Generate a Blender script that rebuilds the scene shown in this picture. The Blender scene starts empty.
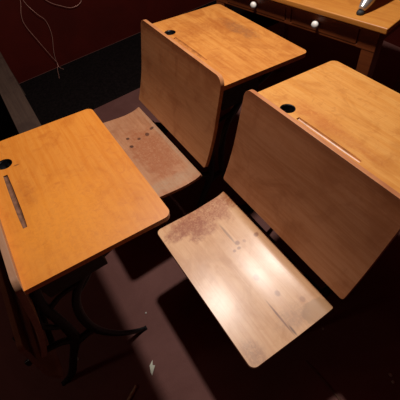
import bpy, bmesh, math, random
from mathutils import Vector, Matrix
random.seed(4)
S = bpy.context.scene
COL = S.collection
PI = math.pi

# ---------------------------------------------------------------- materials
def mat(name):
    m = bpy.data.materials.new(name); m.use_nodes = True
    nt = m.node_tree
    b = nt.nodes['Principled BSDF']
    return m, nt, b

class N:
    """tiny node helper"""
    def __init__(s, nt): s.nt = nt; s.L = nt.links
    def new(s, t, **kw):
        n = s.nt.nodes.new(t)
        for k, v in kw.items(): setattr(n, k, v)
        return n
    def coords(s, scale=(1, 1, 1), loc=(0, 0, 0)):
        tc = s.new('ShaderNodeTexCoord'); mp = s.new('ShaderNodeMapping')
        mp.inputs['Scale'].default_value = scale; mp.inputs['Location'].default_value = loc
        s.L.new(tc.outputs['Object'], mp.inputs['Vector'])
        return mp.outputs['Vector']
    def noise(s, vec, scale, detail=4, rough=.55, dist=0):
        n = s.new('ShaderNodeTexNoise')
        n.inputs['Scale'].default_value = scale; n.inputs['Detail'].default_value = detail
        n.inputs['Roughness'].default_value = rough; n.inputs['Distortion'].default_value = dist
        s.L.new(vec, n.inputs['Vector']); return n.outputs['Fac']
    def ramp(s, fac, a, b, v0=0., v1=1.):
        n = s.new('ShaderNodeMapRange'); n.interpolation_type = 'SMOOTHSTEP'
        n.inputs['From Min'].default_value = a; n.inputs['From Max'].default_value = b
        n.inputs['To Min'].default_value = v0; n.inputs['To Max'].default_value = v1
        s.L.new(fac, n.inputs['Value']); return n.outputs['Result']
    def mix(s, fac, a, b, mode='MIX'):
        n = s.new('ShaderNodeMix', data_type='RGBA', blend_type=mode)
        for sock, v in ((n.inputs[0], fac), (n.inputs[6], a), (n.inputs[7], b)):
            if isinstance(v, (int, float)): sock.default_value = v
            elif isinstance(v, tuple): sock.default_value = (*v, 1)
            else: s.L.new(v, sock)
        return n.outputs[2]
    def math(s, op, a, b=0.):
        n = s.new('ShaderNodeMath', operation=op)
        for i, v in enumerate((a, b)):
            if isinstance(v, (int, float)): n.inputs[i].default_value = v
            else: s.L.new(v, n.inputs[i])
        return n.outputs[0]
    def spot(s, x, y, rx, ry, soft=.5, wob=.0, seed=0.):
        """1 inside an ellipse on the plank (local metres), 0 outside"""
        v = s.coords((1/rx, 1/ry, 0), (-x/rx, -y/ry, 0))
        l = s.new('ShaderNodeVectorMath', operation='LENGTH'); s.L.new(v, l.inputs[0])
        d = l.outputs['Value']
        if wob:
            nz = s.noise(s.coords((1, 1, 1), (seed, seed*.7, 0)), 28, 5, .65)
            d = s.math('ADD', d, s.math('MULTIPLY', s.math('SUBTRACT', nz, .5), wob))
        return s.ramp(d, 1-soft, 1+soft, 1., 0.)

def wood(name, c1, c2, c3, rough=.35, seed=0., grain=1., blotch=(.45, .75), coat=.0, coat_r=.25,
         spots=(), bump=.05, figure=.5):
    m, nt, b = mat(name); n = N(nt)
    g1 = n.noise(n.coords((1.6, 26, 26), (seed, seed*1.3, seed)), 3.2, 6, .62, .6)
    g2 = n.noise(n.coords((3, 90, 90), (seed+4, seed, 0)), 3.0, 5, .6, .2)
    bl = n.noise(n.coords((1, 1.4, 1), (seed+9, seed*2, 1)), 6.5, 5, .6, 1.2)
    fg = n.noise(n.coords((1, 1.0, 1), (seed+2, seed*3, 5)), 22, 6, .7, 1.5)
    col = n.mix(n.ramp(g1, .35, .68), c1, c2)
    col = n.mix(n.math('MULTIPLY', n.ramp(g2, .42, .75), .30*grain), col, c3)
    col = n.mix(n.math('MULTIPLY', n.ramp(bl, *blotch), .65), col, c3)
    col = n.mix(n.math('MULTIPLY', n.ramp(fg, .5, .75), figure*.5), col, c3)
    for (x, y, rx, ry, soft, wob, c, a) in spots:
        f = n.math('MULTIPLY', n.spot(x, y, rx, ry, soft, wob, seed+x*9), a)
        if wob > 1.: f = n.math('MULTIPLY', f, n.ramp(n.noise(n.coords((1, 1, 1), (x*7, 3, seed)), 75, 6, .75, .8), .34, .60, .35, 1.1))
        col = n.mix(f, col, c)
    nt.links.new(col, b.inputs['Base Color'])
    rr = n.ramp(fg, .3, .8, rough-.02, rough+.05)
    nt.links.new(rr, b.inputs['Roughness'])
    b.inputs['Coat Weight'].default_value = coat; b.inputs['Coat Roughness'].default_value = coat_r
    bp = n.new('ShaderNodeBump'); bp.inputs['Strength'].default_value = bump; bp.inputs['Distance'].default_value = .002
    nt.links.new(n.math('ADD', g2, n.math('MULTIPLY', fg, .6)), bp.inputs['Height']); nt.links.new(bp.outputs[0], b.inputs['Normal'])
    return m

def plain(name, c, rough=.5, metal=0., var=.25, scale=30, bump=.0, spec=.5):
    m, nt, b = mat(name); n = N(nt)
    f = n.noise(n.coords(), scale, 5, .6, .4)
    d = tuple(x*(1-var) for x in c); l = tuple(min(1, x*(1+var)) for x in c)
    nt.links.new(n.mix(n.ramp(f, .3, .7), d, l), b.inputs['Base Color'])
    b.inputs['Roughness'].default_value = rough; b.inputs['Metallic'].default_value = metal
    b.inputs['Specular IOR Level'].default_value = spec
    if bump:
        bp = n.new('ShaderNodeBump'); bp.inputs['Strength'].default_value = bump; bp.inputs['Distance'].default_value = .003
        nt.links.new(f, bp.inputs['Height']); nt.links.new(bp.outputs[0], b.inputs['Normal'])
    return m

OR1, OR2, OR3 = (.70, .255, .036), (.64, .205, .022), (.50, .135, .013)
DKR = (.20, .06, .015)
PALE = (.72, .40, .13)
top_A = wood('honey_maple_top', (.66, .31, .078), (.60, .245, .048), (.44, .15, .024), .42, 3., .8, (.48, .74), figure=1.3,
             spots=[(-.10, .10, .09, .03, .6, 1.6, (.44, .11, .02), .5), (.05, .095, .10, .02, .6, 2., (.40, .10, .02), .4)])
top_B = wood('mottled_maple_top', (.62, .26, .060), (.52, .185, .034), (.37, .105, .018), .40, 11., .6, (.42, .7), figure=1.2,
             spots=[(-.02, .30, .10, .03, .5, 2.5, (.25, .10, .04), .6), (-.12, .20, .05, .10, .5, 2., (.36, .10, .02), .5)])
top_C = wood('orange_maple_top', OR1, OR2, OR3, .42, 23., .5, (.5, .78), figure=1.2,
             spots=[(.17, .16, .16, .14, .6, 1.6, (.80, .29, .030), .7), (-.142, .092, .003, .008, .5, .4, DKR, .8),
                    (.0, .09, .05, .02, .6, 2., (.36, .09, .015), .35)])
back_A = wood('brown_backrest_veneer', (.54, .235, .11), (.47, .18, .070), (.34, .11, .038), .42, 5., .35, (.45, .7), figure=.3)
back_B = wood('reddish_backrest_veneer', (.56, .25, .105), (.49, .195, .072), (.36, .12, .040), .42, 8., .35, (.45, .7), figure=.3)
back_C = wood('worn_backrest_veneer', (.40, .22, .13), (.32, .16, .085), (.22, .09, .05), .42, 15., .6, (.45, .7), figure=.3)
ST = (.24, .06, .016)
seat_A = wood('worn_pale_seat_veneer', (.80, .46, .23), (.70, .36, .165), (.56, .26, .105), .5, 31., .5, (.48, .74), bump=.02, figure=.7, coat=.46, coat_r=.28,
    spots=[(-.25, -.23, .07, .14, .35, 2.2, (.40, .12, .04), .8), (-.21, -.30, .05, .05, .3, 2.5, (.34, .09, .03), .7), (-.23, -.37, .03, .04, .4, 2.5, (.34, .09, .03), .7),
           (-.071, -.215, .009, .008, .4, .5, ST, .75), (-.063, -.191, .007, .006, .4, .5, ST, .5),
           (-.052, -.223, .006, .007, .4, .5, ST, .7), (-.052, -.242, .006, .006, .4, .5, ST, .7),
           (-.057, -.143, .008, .008, .4, .5, ST, .7), (.070, -.244, .011, .009, .4, .6, ST, .65),
           (.151, -.224, .010, .008, .4, .6, ST, .6), (.210, -.175, .010, .008, .4, .6, ST, .45),
           (-.12, -.222, .045, .004, .5, .8, (.20, .08, .04), .6),
           (.21, -.268, .055, .003, .5, .8, (.16, .04, .012), .8), (.262, -.262, .018, .003, .5, .6, (.10, .04, .02), .8),
           (.262, -.165, .036, .050, .10, .9, (.46, .25, .11), .7), (.235, -.235, .03, .05, .5, 2., (.36, .18, .10), .45),
           (.25, -.40, .04, .03, .5, 2., (.30, .13, .07), .5)])
seat_B = wood('stained_brown_seat_veneer', (.54, .27, .145), (.47, .21, .10), (.34, .13, .06), .42, 41., .6, (.45, .75), figure=.6,
    spots=[(.03, -.22, .17, .075, .3, 1.8, (.38, .13, .055), .8), (.24, -.24, .03, .14, .5, 1.5, (.48, .33, .21), .5), (.04, -.135, .22, .008, .5, 1.2, (.50, .34, .22), .5),
           (-.111, -.272, .008, .008, .3, .6, (.07, .03, .02), .9), (-.051, -.281, .010, .009, .3, .6, (.07, .03, .02), .9),
           (-.083, -.229, .009, .008, .3, .6, (.08, .03, .02), .8), (-.089, -.185, .012, .009, .3, .9, (.08, .03, .02), .8),
           (-.107, -.150, .008, .010, .3, .6, (.07, .03, .02), .8)])
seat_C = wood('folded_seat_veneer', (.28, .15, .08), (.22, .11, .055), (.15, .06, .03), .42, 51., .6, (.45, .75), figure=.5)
iron = plain('black_cast_iron', (.012, .012, .013), .42, .3, .3, 60, .25, .5)
dark_box = plain('black_painted_wood', (.018, .014, .012), .6, 0, .3, 40)
steel = plain('worn_steel', (.16, .12, .10), .45, .8, .4, 80)
ink = plain('black_bakelite', (.004, .004, .005), .35, 0, .1, 20)
table_wood = wood('oak_tabletop', (.50, .205, .036), (.42, .15, .024), (.30, .09, .014), .42, 61., 1.2, (.5, .8), figure=.4)
table_dark = wood('reddish_table_frame', (.19, .045, .010), (.15, .032, .007), (.09, .018, .004), .45, 71., 1., (.45, .75), figure=.4)
porcelain = plain('white_porcelain', (.82, .79, .74), .25, 0, .05, 20)
silver = plain('silver_paint', (.50, .49, .46), .32, .75, .2, 50)
rubber = plain('black_rubber', (.012, .012, .012), .7, 0, .2, 40)
bench_wood = wood('grey_bench_board', (.085, .052, .036), (.065, .038, .027), (.04, .022, .017), .6, 81., 1., (.45, .75), figure=.6)
paper = plain('pale_paper', (.72, .74, .60), .8, 0, .1, 60)
stick_m = plain('pale_stick', (.36, .27, .16), .7, 0, .2, 60)
grit = plain('grey_chip', (.35, .32, .28), .7, 0, .2, 60)
wire_m = plain('coppery_wire', (.55, .28, .22), .35, .3, .2, 60)

def floor_mat():
    m, nt, b = mat('maroon_painted_floor'); n = N(nt)
    big = n.noise(n.coords(), 2.2, 6, .65, .8); fine = n.noise(n.coords((1, 1, 1), (5, 2, 0)), 150, 3, .7)
    col = n.mix(n.ramp(big, .3, .7), (.125, .050, .042), (.165, .070, .060))
    col = n.mix(n.math('MULTIPLY', n.ramp(fine, .55, .8), .35), col, (.20, .105, .085))
    nt.links.new(col, b.inputs['Base Color']); b.inputs['Roughness'].default_value = .75
    b.inputs['Specular IOR Level'].default_value = .2
    bp = n.new('ShaderNodeBump'); bp.inputs['Strength'].default_value = .3; bp.inputs['Distance'].default_value = .002
    nt.links.new(fine, bp.inputs['Height']); nt.links.new(bp.outputs[0], b.inputs['Normal'])
    return m
floor_m = floor_mat()
wall_m = plain('dark_red_wall', (.052, .0035, .0012), .8, 0, .18, 2.5, 0, .12)
trim_m = plain('maroon_baseboard', (.055, .016, .014), .6, 0, .2, 10)

# ---------------------------------------------------------------- mesh helpers
def obj(name, bm, m, parent=None, smooth=False, bevel=0., seg=2):
    me = bpy.data.meshes.new(name)
    bmesh.ops.recalc_face_normals(bm, faces=bm.faces[:])
    bm.to_mesh(me); bm.free(); me.materials.append(m)
    if smooth:
        for f in me.polygons: f.use_smooth = True
    o = bpy.data.objects.new(name, me); COL.objects.link(o)
    if parent: o.parent = parent
    if bevel:
        md = o.modifiers.new('bevel', 'BEVEL'); md.width = bevel; md.segments = seg; md.limit_method = 'ANGLE'; md.angle_limit = .7
        md.harden_normals = False
        w = o.modifiers.new('wn', 'WEIGHTED_NORMAL'); w.keep_sharp = False
        for f in me.polygons: f.use_smooth = True
    return o
def tag(o, label=None, cat=None, group=None, kind=None):
    for k, v in (('label', label), ('category', cat), ('group', group), ('kind', kind)):
        if v: o[k] = v
    return o
def empty(name, loc, rz=0):
    o = bpy.data.objects.new(name, None); COL.objects.link(o); o.location = loc; o.rotation_euler = (0, 0, rz); o.empty_display_size = .1
    return o
def box(bm, c, s, M=None):
    r = bmesh.ops.create_cube(bm, size=1)
    T = Matrix.Translation(c) @ Matrix.Diagonal((*s, 1))
    if M: T = M @ T
    bmesh.ops.transform(bm, matrix=T, verts=r['verts'])
def cyl(bm, p0, p1, r0, r1=None, n=20):
    p0, p1 = Vector(p0), Vector(p1); d = p1-p0
    q = d.to_track_quat('Z', 'Y').to_matrix().to_4x4()
    r = bmesh.ops.create_cone(bm, cap_ends=True, segments=n, radius1=r0, radius2=r0 if r1 is None else r1, depth=d.length)
    bmesh.ops.transform(bm, matrix=Matrix.Translation((p0+p1)/2) @ q, verts=r['verts'])
def catmull(P, n=8):
    P = [Vector(p) for p in P]; out = []
    for i in range(len(P)-1):
        a, b, c, d = P[max(i-1, 0)], P[i], P[i+1], P[min(i+2, len(P)-1)]
        for k in range(n):
            t = k/n
            out.append(.5*((2*b)+(c-a)*t+(2*a-5*b+4*c-d)*t*t+(3*b-a-3*c+d)*t**3))
    out.append(P[-1]); return out
def sweep(bm, P, rad, up=(1, 0, 0), asp=1., n=8, sides=12):
    """tube along smooth path; rad list (per control point); asp scales the width along `up`"""
    C = catmull(P, n); m = len(C)
    def rr(i):
        t = i/(m-1)*(len(rad)-1); k = min(int(t), len(rad)-2) if len(rad) > 1 else 0
        return rad[0] if len(rad) == 1 else rad[k]*(1-(t-k))+rad[k+1]*(t-k)
    rings = []; up = Vector(up)
    for i, c in enumerate(C):
        t = (C[min(i+1, m-1)]-C[max(i-1, 0)]).normalized()
        s = (up-t*up.dot(t)).normalized(); w = t.cross(s); r = rr(i)
        rings.append([bm.verts.new(c+s*math.cos(a)*r*asp+w*math.sin(a)*r) for a in [2*PI*k/sides for k in range(sides)]])
    for a, b in zip(rings, rings[1:]):
        for k in range(sides): bm.faces.new((a[k], a[(k+1) % sides], b[(k+1) % sides], b[k]))
    bm.faces.new(rings[0][::-1]); bm.faces.new(rings[-1])
def lathe(bm, prof, M=Matrix(), n=24):
    rings = []
    for r, z in prof:
        rings.append([bm.verts.new(M @ Vector((r*math.cos(a), r*math.sin(a), z))) for a in [2*PI*k/n for k in range(n)]])
    for a, b in zip(rings, rings[1:]):
        for k in range(n): bm.faces.new((a[k], a[(k+1) % n], b[(k+1) % n], b[k]))
    bm.faces.new(rings[0][::-1]); bm.faces.new(rings[-1])
def board(W, D, th, r0, r1, fn, nx=14, ny=20):
    """board with rounded corners. u across width (-W/2..W/2), v along depth 0..D;
    corner radius r0 at v=0 and r1 at v=D; fn(u, v) -> (point on top face, outward normal)"""
    vs = [0.]
    for k in range(1, 7): vs.append(r0*(1-math.cos(PI/2*k/6)))
    for k in range(1, ny): vs.append(r0+(D-r0-r1)*k/ny)
    for k in range(6, -1, -1): vs.append(D-r1*(1-math.cos(PI/2*k/6)))
    bm = bmesh.new(); T = []; B = []
    for v in vs:
        h = W/2
        if v < r0: h -= r0-math.sqrt(max(0, r0*r0-(r0-v)**2))
        if v > D-r1: h -= r1-math.sqrt(max(0, r1*r1-(v-D+r1)**2))
        t = []; b = []
        for i in range(nx+1):
            u = h*(2*i/nx-1); p, n = fn(u, v); t.append(bm.verts.new(p)); b.append(bm.verts.new(p-n*th))
        T.append(t); B.append(b)
    for j in range(len(vs)-1):
        for i in range(nx):
            bm.faces.new((T[j][i], T[j][i+1], T[j+1][i+1], T[j+1][i]))
            bm.faces.new((B[j][i], B[j+1][i], B[j+1][i+1], B[j][i+1]))
        for i, fl in ((0, 1), (nx, 0)):
            q = (T[j][i], T[j+1][i], B[j+1][i], B[j][i]); bm.faces.new(q if not fl else q[::-1])
    for j in (0, len(vs)-1):
        for i in range(nx): bm.faces.new((T[j][i], T[j][i+1], B[j][i+1], B[j][i]))
    return bm
def profile_fn(pts, flip=1):
    """pts: (y, z) control points of a bent board's show face, v = arc length."""
    C = catmull([(0, y, z) for y, z in pts], 12); L = [0.]
    for a, b in zip(C, C[1:]): L.append(L[-1]+(b-a).length)
    def fn(u, v):
        v = min(max(v, 0), L[-1]-1e-6); k = 0
        while k < len(L)-2 and L[k+1] < v: k += 1
        t = (v-L[k])/(L[k+1]-L[k]); p = C[k].lerp(C[k+1], t)
        a = C[max(k-1, 0)]; b = C[min(k+2, len(C)-1)]; d = (b-a).normalized()
        return Vector((u, p.y, p.z)), Vector((0, -d.z, d.y))*flip
    return fn, L[-1]
def cut(o, cutters):
    for c in cutters:
        md = o.modifiers.new('cut', 'BOOLEAN'); md.operation = 'DIFFERENCE'; md.object = c; md.solver = 'EXACT'; md.material_mode = 'TRANSFER'
    bpy.context.view_layer.update()
    dg = bpy.context.evaluated_depsgraph_get()
    me = bpy.data.meshes.new_from_object(o.evaluated_get(dg))
    o.modifiers.clear(); o.data = me
    for c in cutters: bpy.data.objects.remove(c)

# ---------------------------------------------------------------- school desks
ZD, SL, DD, WD = .738, .0918, .3855, .578
def standard(side, seat_fold):
    """one cast iron side standard at local x = side"""
    x = side; bm = bmesh.new()
    f = lambda y, z: (x, y, z)
    # front upright from front foot to the desktop
    sweep(bm, [f(-.205, .008), f(-.165, .04), (x, -.105, .16), f(-.052, .27), f(-.035, .40), f(-.028, .55), f(.004, .655), f(.03, .700)],
          [.013, .016, .015, .019, .016, .015, .015, .016], asp=.7)
    # C shaped rear arm from the rear foot to the desktop
    sweep(bm, [f(.146, .007), f(.112, .030), f(.060, .105), f(.020, .22), f(.014, .34), f(.038, .46), f(.088, .545), f(.160, .595), f(.27, .640), f(.315, .690)],
          [.008, .012, .013, .015, .015, .014, .013, .012, .012, .011], asp=.7)
    # webs tying the two arms
    sweep(bm, [f(-.068, .235), f(-.02, .25), f(.022, .25)], [.02, .017, .018], asp=.6)
    sweep(bm, [f(-.03, .50), f(.02, .535), f(.088, .545)], [.010, .009, .011], asp=.6)
    sweep(bm, [f(.062, .50), f(.12, .56), f(.15, .63), f(.13, .695)], [.009, .009, .008, .010], asp=.6)
    # arm to the seat hinge
    sweep(bm, [f(-.060, .27), f(-.09, .300), f(-.150, .310), f(-.20, .300)], [.017, .014, .013, .016], asp=.7)
    # backrest bracket
    sweep(bm, [f(-.034, .38), f(-.062, .41), f(-.078, .455), f(-.062, .51), f(-.030, .56)], [.012, .010, .010, .010, .012], asp=.8)
    # feet pads
    for y in (-.205, .136): box(bm, (x, y, .003), (.016, .034, .006))
    return bm

groove_dark = plain('grimy_pencil_groove', (.17, .075, .040), .5, 0, .35, 60)
groove_worn = plain('worn_pencil_groove', (.44, .17, .045), .4, 0, .25, 60)
def school_desk(loc, mats, label, seat=None, folded=False):
    top_m, back_m, seat_m = mats
    root = empty('school_desk', loc); groove_m = groove_dark if folded else groove_worn
    tag(root, label, 'school desk', 'old wooden school desks with cast iron legs')
    nrm = Vector((0, SL, 1)).normalized()
    # desktop: rounded at the pupil's side corners
    dl = DD*math.sqrt(1+SL*SL)
    bm = board(WD, dl, .017, .004, .022, lambda u, v: (Vector((u, v/dl*DD, ZD-SL*v/dl*DD)), nrm), 12, 10)
    d = obj('desktop', bm, top_m, root)
    c1 = bmesh.new(); cyl(c1, (-.168, .062, .65), (-.168, .062, .80), .0235, n=40); c1 = obj('cutter', c1, ink)
    c2 = bmesh.new(); zz = ZD-SL*.054
    sweep(c2, [(-.116, .054, zz+.001), (-.05, .054, zz+.0015), (.05, .054, zz+.0015), (.112, .054, zz+.001)], [.0062, .0078, .0078, .0055], up=(0, 1, 0), n=6, sides=12)
    c2 = obj('cutter', c2, groove_m)
    c1.parent = c2.parent = root
    cut(d, [c1, c2])
    md = d.modifiers.new('bevel', 'BEVEL'); md.width = .0035; md.segments = 3; md.limit_method = 'ANGLE'; md.angle_limit = .9
    # inkwell cup
    bm = bmesh.new(); zi = ZD-SL*.062
    lathe(bm, [(.0225, zi-.045), (.0233, zi-.003), (.0218, zi-.0025), (.0210, zi-.005), (.0195, zi-.030), (.001, zi-.034)], Matrix.Translation((-.168, .062, 0)), 32)
    obj('inkwell', bm, ink, root, True)
    # book box under the desktop: bottom, back, ends
    bm = bmesh.new()
    def zt(y): return ZD-SL*y-.020
    box(bm, (0, .100, .615), (.50, .165, .010))
    box(bm, (0, .022, .663), (.50, .010, .10))
    for s in (-1, 1):
        vs = [bm.verts.new((s*.250+e, y, z)) for e in (-.005, .005) for y, z in ((.017, .610), (.182, .610), (.182, zt(.182)), (.017, zt(.017)))]
        for q in ((0, 1, 2, 3), (7, 6, 5, 4), (0, 4, 5, 1), (1, 5, 6, 2), (2, 6, 7, 3), (3, 7, 4, 0)): bm.faces.new([vs[i] for i in q])
    obj('book_box', bm, dark_box, root, bevel=.001)
    # backrest
    fn, L = profile_fn([(-.114, .424), (-.092, .47), (-.058, .56), (-.030, .66), (-.010, .735), (-.002, .773)])
    W = .586
    o = obj('backrest', board(W, L, .015, .010, .030, fn, 14, 24), back_m, root, bevel=.005, seg=3)
    # seat
    pts = [(-.1276, .3917), (-.155, .383), (-.21, .381), (-.29, .392), (-.375, .407), (-.425, .4115)] if seat is None else seat
    fn, L = profile_fn(pts, -1)
    bm = board(.568, L, .014, .006, .020, fn, 14, 24)
    piv = Vector((0, -.218, .309)); seat_z = pts[2][1]
    if folded:
        M = Matrix.Translation(piv) @ Matrix.Rotation(-math.radians(folded), 4, 'X') @ Matrix.Translation(-piv)
        bmesh.ops.transform(bm, matrix=M, verts=bm.verts[:])
    obj('seat', bm, seat_m, root, bevel=.004, seg=3)
    # hinge brackets under the seat
    for s in (-1, 1):
        bm = bmesh.new(); x = s*.195
        sweep(bm, [(x, -.15, seat_z-.034), (x, -.20, seat_z-.032), (x, -.28, seat_z-.028), (x, -.35, seat_z-.016)], [.009, .011, .008, .006] if not folded else [.004, .006, .005, .004], asp=1.3)
        if folded: bmesh.ops.transform(bm, matrix=M, verts=bm.verts[:])
        obj('seat_bracket', bm, iron, root, True)
    # iron standards
    for s in (-1, 1): obj('leg', standard(s*.215, folded), iron, root, True)
    # rod between the standards behind the seat, with hinge sleeves
    bm = bmesh.new(); cyl(bm, (-.215, -.105, .325), (.215, -.105, .325), .009)
    obj('cross_rod', bm, iron, root, True)
    for x in (-.13, -.04, .03, .13):
        bm = bmesh.new(); box(bm, (x, -.112, .335), (.042, .006, .030))
        obj('hinge_plate', bm, steel, root, bevel=.002)
    return root

seatA = [(-.1235, .3635), (-.137, .3565), (-.150, .3540), (-.177, .3519), (-.215, .3510), (-.27, .3508), (-.36, .3595), (-.4285, .3655)]
school_desk((.6744, .0264, 0), (top_A, back_A, seat_A), 'largest school desk in front, with pale shiny worn seat folded down at the centre', seatA)
school_desk((0, 0, 0), (top_B, back_B, seat_B), 'school desk farthest back beside the drawer table, with reddish stained seat')
school_desk((.3148, -.7682, 0), (top_C, back_C, seat_C), 'school desk at the left with bright orange top and its own seat folded up', None, 90)

# ---------------------------------------------------------------- drawer table
t = empty('drawer_table', (.437, .595, 0), math.radians(10.3))
tag(t, 'oak table with white drawer knobs standing behind the school desks', 'table')
TL, TDp, TZ = .90, .62, .76
bm = bmesh.new(); box(bm, (-TL/2-.125, TDp/2, TZ-.011), (TL+.25, TDp, .022)); obj('tabletop', bm, table_wood, t, bevel=.004, seg=3)  # left end lengthened out of view to shade the floor behind
bm = bmesh.new()
zt0, zb0 = TZ-.022, .652
box(bm, (-.0675, .031, (zt0+zb0)/2), (.075, .022, zt0-zb0))           # front stile right of the drawers
box(bm, (-.430, .031, (zt0+zb0)/2), (.026, .022, zt0-zb0))
box(bm, (-TL+.0675, .031, (zt0+zb0)/2), (.075, .022, zt0-zb0))
box(bm, (-TL/2, .031, zt0-.009), (TL-.1, .020, .018))
box(bm, (-TL/2, .031, zb0+.006), (TL-.1, .020, .012))
for x in (-.06, -TL+.06): box(bm, (x, TDp/2, (zt0+zb0)/2), (.022, TDp-.12, zt0-zb0))
box(bm, (-TL/2, TDp-.05, (zt0+zb0)/2), (TL-.1, .022, zt0-zb0))
obj('apron', bm, table_dark, t, bevel=.002)
for x0, x1 in ((-.416, -.106), (-.794, -.444)):
    cx = (x0+x1)/2; bm = bmesh.new(); box(bm, (cx, .0285, .695), (x1-x0-.006, .018, .066)); dr = obj('drawer', bm, table_dark, t, bevel=.003)
    bm = bmesh.new(); kx = {-.261: -.284, -.619: -.607}.get(round(cx, 3), cx)
    lathe(bm, [(.006, 0), (.006, .008), (.0125, .013), (.0150, .020), (.0125, .027), (.005, .030)], Matrix.Translation((kx, .019, .698)) @ Matrix.Rotation(PI/2, 4, 'X'), 24)
    obj('knob', bm, porcelain, dr, True)
for x in (-.057, -TL+.057):
    for y in (.048, TDp-.062):
        bm = bmesh.new(); prof = []
        s0, s1 = .027, .019
        v = [bm.verts.new((x+a*s, y+b*s, z)) for z, s in ((0, s1), (.60, s0), (zt0, s0)) for a, b in ((-1, -1), (1, -1), (1, 1), (-1, 1))]
        for k in (0, 4):
            for i in range(4): bm.faces.new((v[k+i], v[k+(i+1) % 4], v[k+4+(i+1) % 4], v[k+4+i]))
        bm.faces.new(v[3::-1]); bm.faces.new(v[8:]); obj('leg', bm, table_dark, t, bevel=.003)

# silver tripod stand on the table (only its feet reach into the picture)
hub = Vector((.262, .80, .90))
s = empty('metal_stand', (hub.x, hub.y, TZ))
tag(s, 'silver metal stand with dark foot tips on the drawer table', 'stand')
for k, (fx, fy) in enumerate(((.300, .615), (.062, .580), (.36, .95))):
    f = Vector((fx-hub.x, fy-hub.y, .006)); h = Vector((0, 0, .14))
    bm = bmesh.new()
    d = Vector((f.x, f.y, 0)).normalized()
    sweep(bm, [f+Vector((0, 0, .010)), f-d*.03+Vector((0, 0, .024)), f-d*.085+Vector((0, 0, .064)), h+d*.02], [.0120, .022, .030, .032], up=(-d.y, d.x, 0), asp=.95)
    lg = obj('leg', bm, silver, s, True)
    bm = bmesh.new(); lathe(bm, [(.0135, 0), (.0145, .004), (.0125, .011), (.007, .014)], Matrix.Translation((f.x, f.y, 0)), 20)
    obj('foot_tip', bm, rubber, lg, True)
bm = bmesh.new(); lathe(bm, [(.02, .12), (.032, .125), (.034, .16), (.014, .175), (.012, .42), (.001, .425)]); obj('pole', bm, silver, s, True)

# ---------------------------------------------------------------- low bench at the left
bz = .38
b = empty('low_bench', (-1.0, -.628, 0)); tag(b, 'dull grey brown plank bench running behind the left school desk', 'bench')
bm = bmesh.new(); box(bm, (0, 0, bz-.0125), (1.36, .112, .025)); obj('board', bm, bench_wood, b, bevel=.003)
for x in (-.55, .50):
    bm = bmesh.new(); box(bm, (x, 0, (bz-.025)/2), (.03, .10, bz-.025)); obj('leg', bm, bench_wood, b, bevel=.002)

bm = bmesh.new(); box(bm, (-1.37, .25, .004), (.72, 2.9, .008))  # thin black slab over this strip of floor by the wall
sheet_m = plain('black_matte_sheet', (.008, .0055, .0055), .95, 0, .4, 60, .3, .05)
tag(obj('black_floor_sheet', bm, sheet_m, None, False, .003), 'thin black sheet lying along the foot of the red wall', 'rug')

# ---------------------------------------------------------------- loose wires at the wall
WX = -1.75
def wire(pts, r, label, name='loose_wire'):
    bm = bmesh.new(); sweep(bm, pts, [r], up=(1, .3, .2), n=8, sides=6)
    tag(obj(name, bm, wire_m, None, True), label, 'wire')
wire([(WX+.004, -.28, .60), (WX+.008, -.284, .522), (WX+.02, -.325, .44), (WX+.02, -.332, .368), (WX+.03, -.300, .24), (WX+.03, -.265, .11), (WX+.03, -.246, .04), (-1.685, -.27, .018), (-1.60, -.29, .0115), (-1.56, -.30, .0105)], .0016,
     'thin copper wire hanging down the red wall to the floor, longest of three')
wire([(WX+.004, -.27, .60), (WX+.006, -.262, .50), (WX+.03, -.225, .42), (WX+.02, -.187, .352), (WX+.02, -.19, .25), (WX+.02, -.235, .12), (WX+.03, -.25, .02), (-1.66, -.23, .0105)], .0016,
     'thin pinkish wire looping to the right of the longest wire on the red wall')
wire([(WX+.004, -.20, .60), (WX+.02, -.12, .47), (WX+.02, -.042, .408), (WX+.02, .03, .372), (WX+.02, .105, .385), (WX+.004, .16, .46)], .0016,
     'short curved wire near the top edge of the red wall')

# ---------------------------------------------------------------- litter on the floor
def chip(name, pts, z, th, m, label, cat):
    bm = bmesh.new(); a = [bm.verts.new((x, y, z+dz)) for x, y, dz in pts]; c = [bm.verts.new((x, y, z+dz+th)) for x, y, dz in pts]
    n = len(pts); bm.faces.new(a[::-1]); bm.faces.new(c)
    for i in range(n): bm.faces.new((a[i], a[(i+1) % n], c[(i+1) % n], c[i]))
    tag(obj(name, bm, m), label, cat)
chip('paper_scrap', [(.655, -.655, 0), (.672, -.663, .002), (.680, -.655, .006), (.703, -.682, 0), (.690, -.682, .0), (.676, -.676, .004), (.668, -.674, .003)], .001, .0012, paper,
     'jagged pale paper scrap on the lit strip of floor', 'paper')
bm = bmesh.new(); sweep(bm, [(.700, -.748, .006), (.716, -.775, .006), (.738, -.82, .006)], [.0055, .006, .005], up=(0, 0, 1), asp=.7)
tag(obj('wooden_stick', bm, stick_m, None, True), 'pale wooden stick lying on the floor near the bottom edge', 'stick')
def pebble(x, y, r, label, name='floor_chip'):
    bm = bmesh.new(); bmesh.ops.create_icosphere(bm, subdivisions=2, radius=r)
    for v in bm.verts: v.co *= 1+random.uniform(-.2, .2); v.co.z *= .5
    bmesh.ops.translate(bm, verts=bm.verts[:], vec=(x, y, r*.5)); tag(obj(name, bm, grit), label, 'chip')
pebble(.474, -.590, .0040, 'tiny pale chip on the lit floor above the left desk foot')
pebble(.478, -.905, .0060, 'small whitish chip on dark floor below the left desk foot')
pebble(.941, -.043, .0045, 'tiny grey chip on dark floor under the right corner of the pale seat')
pebble(1.187, .031, .0060, 'left one of two grey chips at the lower right of the floor')
pebble(1.207, .020, .0055, 'right one of two grey chips at the lower right of the floor')
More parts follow.
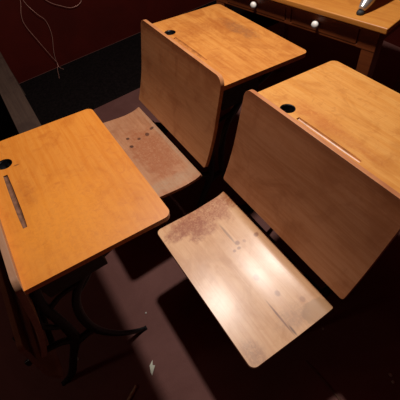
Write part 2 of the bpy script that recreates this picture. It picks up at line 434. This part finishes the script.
bm = bmesh.new(); sweep(bm, [(.984, -.176, .0022), (1.06, -.170, .0022), (1.15, -.168, .0022)], [.002, .004, .004], up=(0, 0, 1), asp=.5)  # brown strip stands in for a streak of light through the seat gap
streak_m = plain('brown_light_streak', (.10, .045, .025), .8, 0, .2, 60)
tag(obj('light_streak', bm, streak_m, None, True), 'thin dull strip standing in for a streak of light on the dark floor below the pale seat', 'light streak')

# ---------------------------------------------------------------- the room
def struct(name, c, sz, m):
    bm = bmesh.new(); box(bm, c, sz); tag(obj(name, bm, m), kind='structure')
X0, X1, Y0, Y1, H = WX, 2.6, -2.6, 1.75, 2.6
struct('floor', ((X0+X1)/2, (Y0+Y1)/2, -.05), (X1-X0+.2, Y1-Y0+.2, .1), floor_m)
struct('ceiling', ((X0+X1)/2, (Y0+Y1)/2, H+.05), (X1-X0+.2, Y1-Y0+.2, .1), wall_m)
struct('wall_left', (X0-.05, (Y0+Y1)/2, H/2), (.1, Y1-Y0+.2, H), wall_m)
struct('wall_back', ((X0+X1)/2, Y1+.05, H/2), (X1-X0, .1, H), wall_m)
struct('wall_right', (X1+.05, (Y0+Y1)/2, H/2), (.1, Y1-Y0+.2, H), wall_m)
struct('wall_front', ((X0+X1)/2, Y0-.05, H/2), (X1-X0, .1, H), wall_m)

# ---------------------------------------------------------------- light
def lamp(loc, power, r, col):
    l = bpy.data.lights.new('ceiling_bulb_or_fill', 'POINT'); l.energy = power; l.shadow_soft_size = r; l.color = col
    o = bpy.data.objects.new('ceiling_bulb_or_fill', l); COL.objects.link(o); o.location = loc
lamp((.16, .18, 2.0), 98, .05, (1., .935, .87))
lamp((.15, -2.2, 1.4), 5, .12, (1., .84, .70))  # dim fill light, unseen source added to brighten the backrests
w = bpy.data.worlds.new('w'); S.world = w; w.use_nodes = True
w.node_tree.nodes['Background'].inputs[0].default_value = (.02, .015, .015, 1)
w.node_tree.nodes['Background'].inputs[1].default_value = 1

# ---------------------------------------------------------------- camera
R = [[0.5413964, 0.8320943, -0.1204532], [0.6266979, -0.4948928, -0.6019392], [-0.5604816, 0.2503999, -0.789405]]
cd = bpy.data.cameras.new('camera'); cam = bpy.data.objects.new('camera', cd); COL.objects.link(cam)
rt, up, bk = Vector(R[0]), -Vector(R[1]), -Vector(R[2])
M = Matrix((rt, up, bk)).transposed().to_4x4(); M.translation = (1.1176, -.5278, 1.4169)
cam.matrix_world = M; cd.sensor_width = 36; cd.lens = 344.25/400*36; cd.clip_start = .02
S.camera = cam
vs = S.view_settings; vs.view_transform = 'Standard'; vs.look = 'None'; vs.gamma = 1; vs.use_curve_mapping = False; vs.exposure = 0
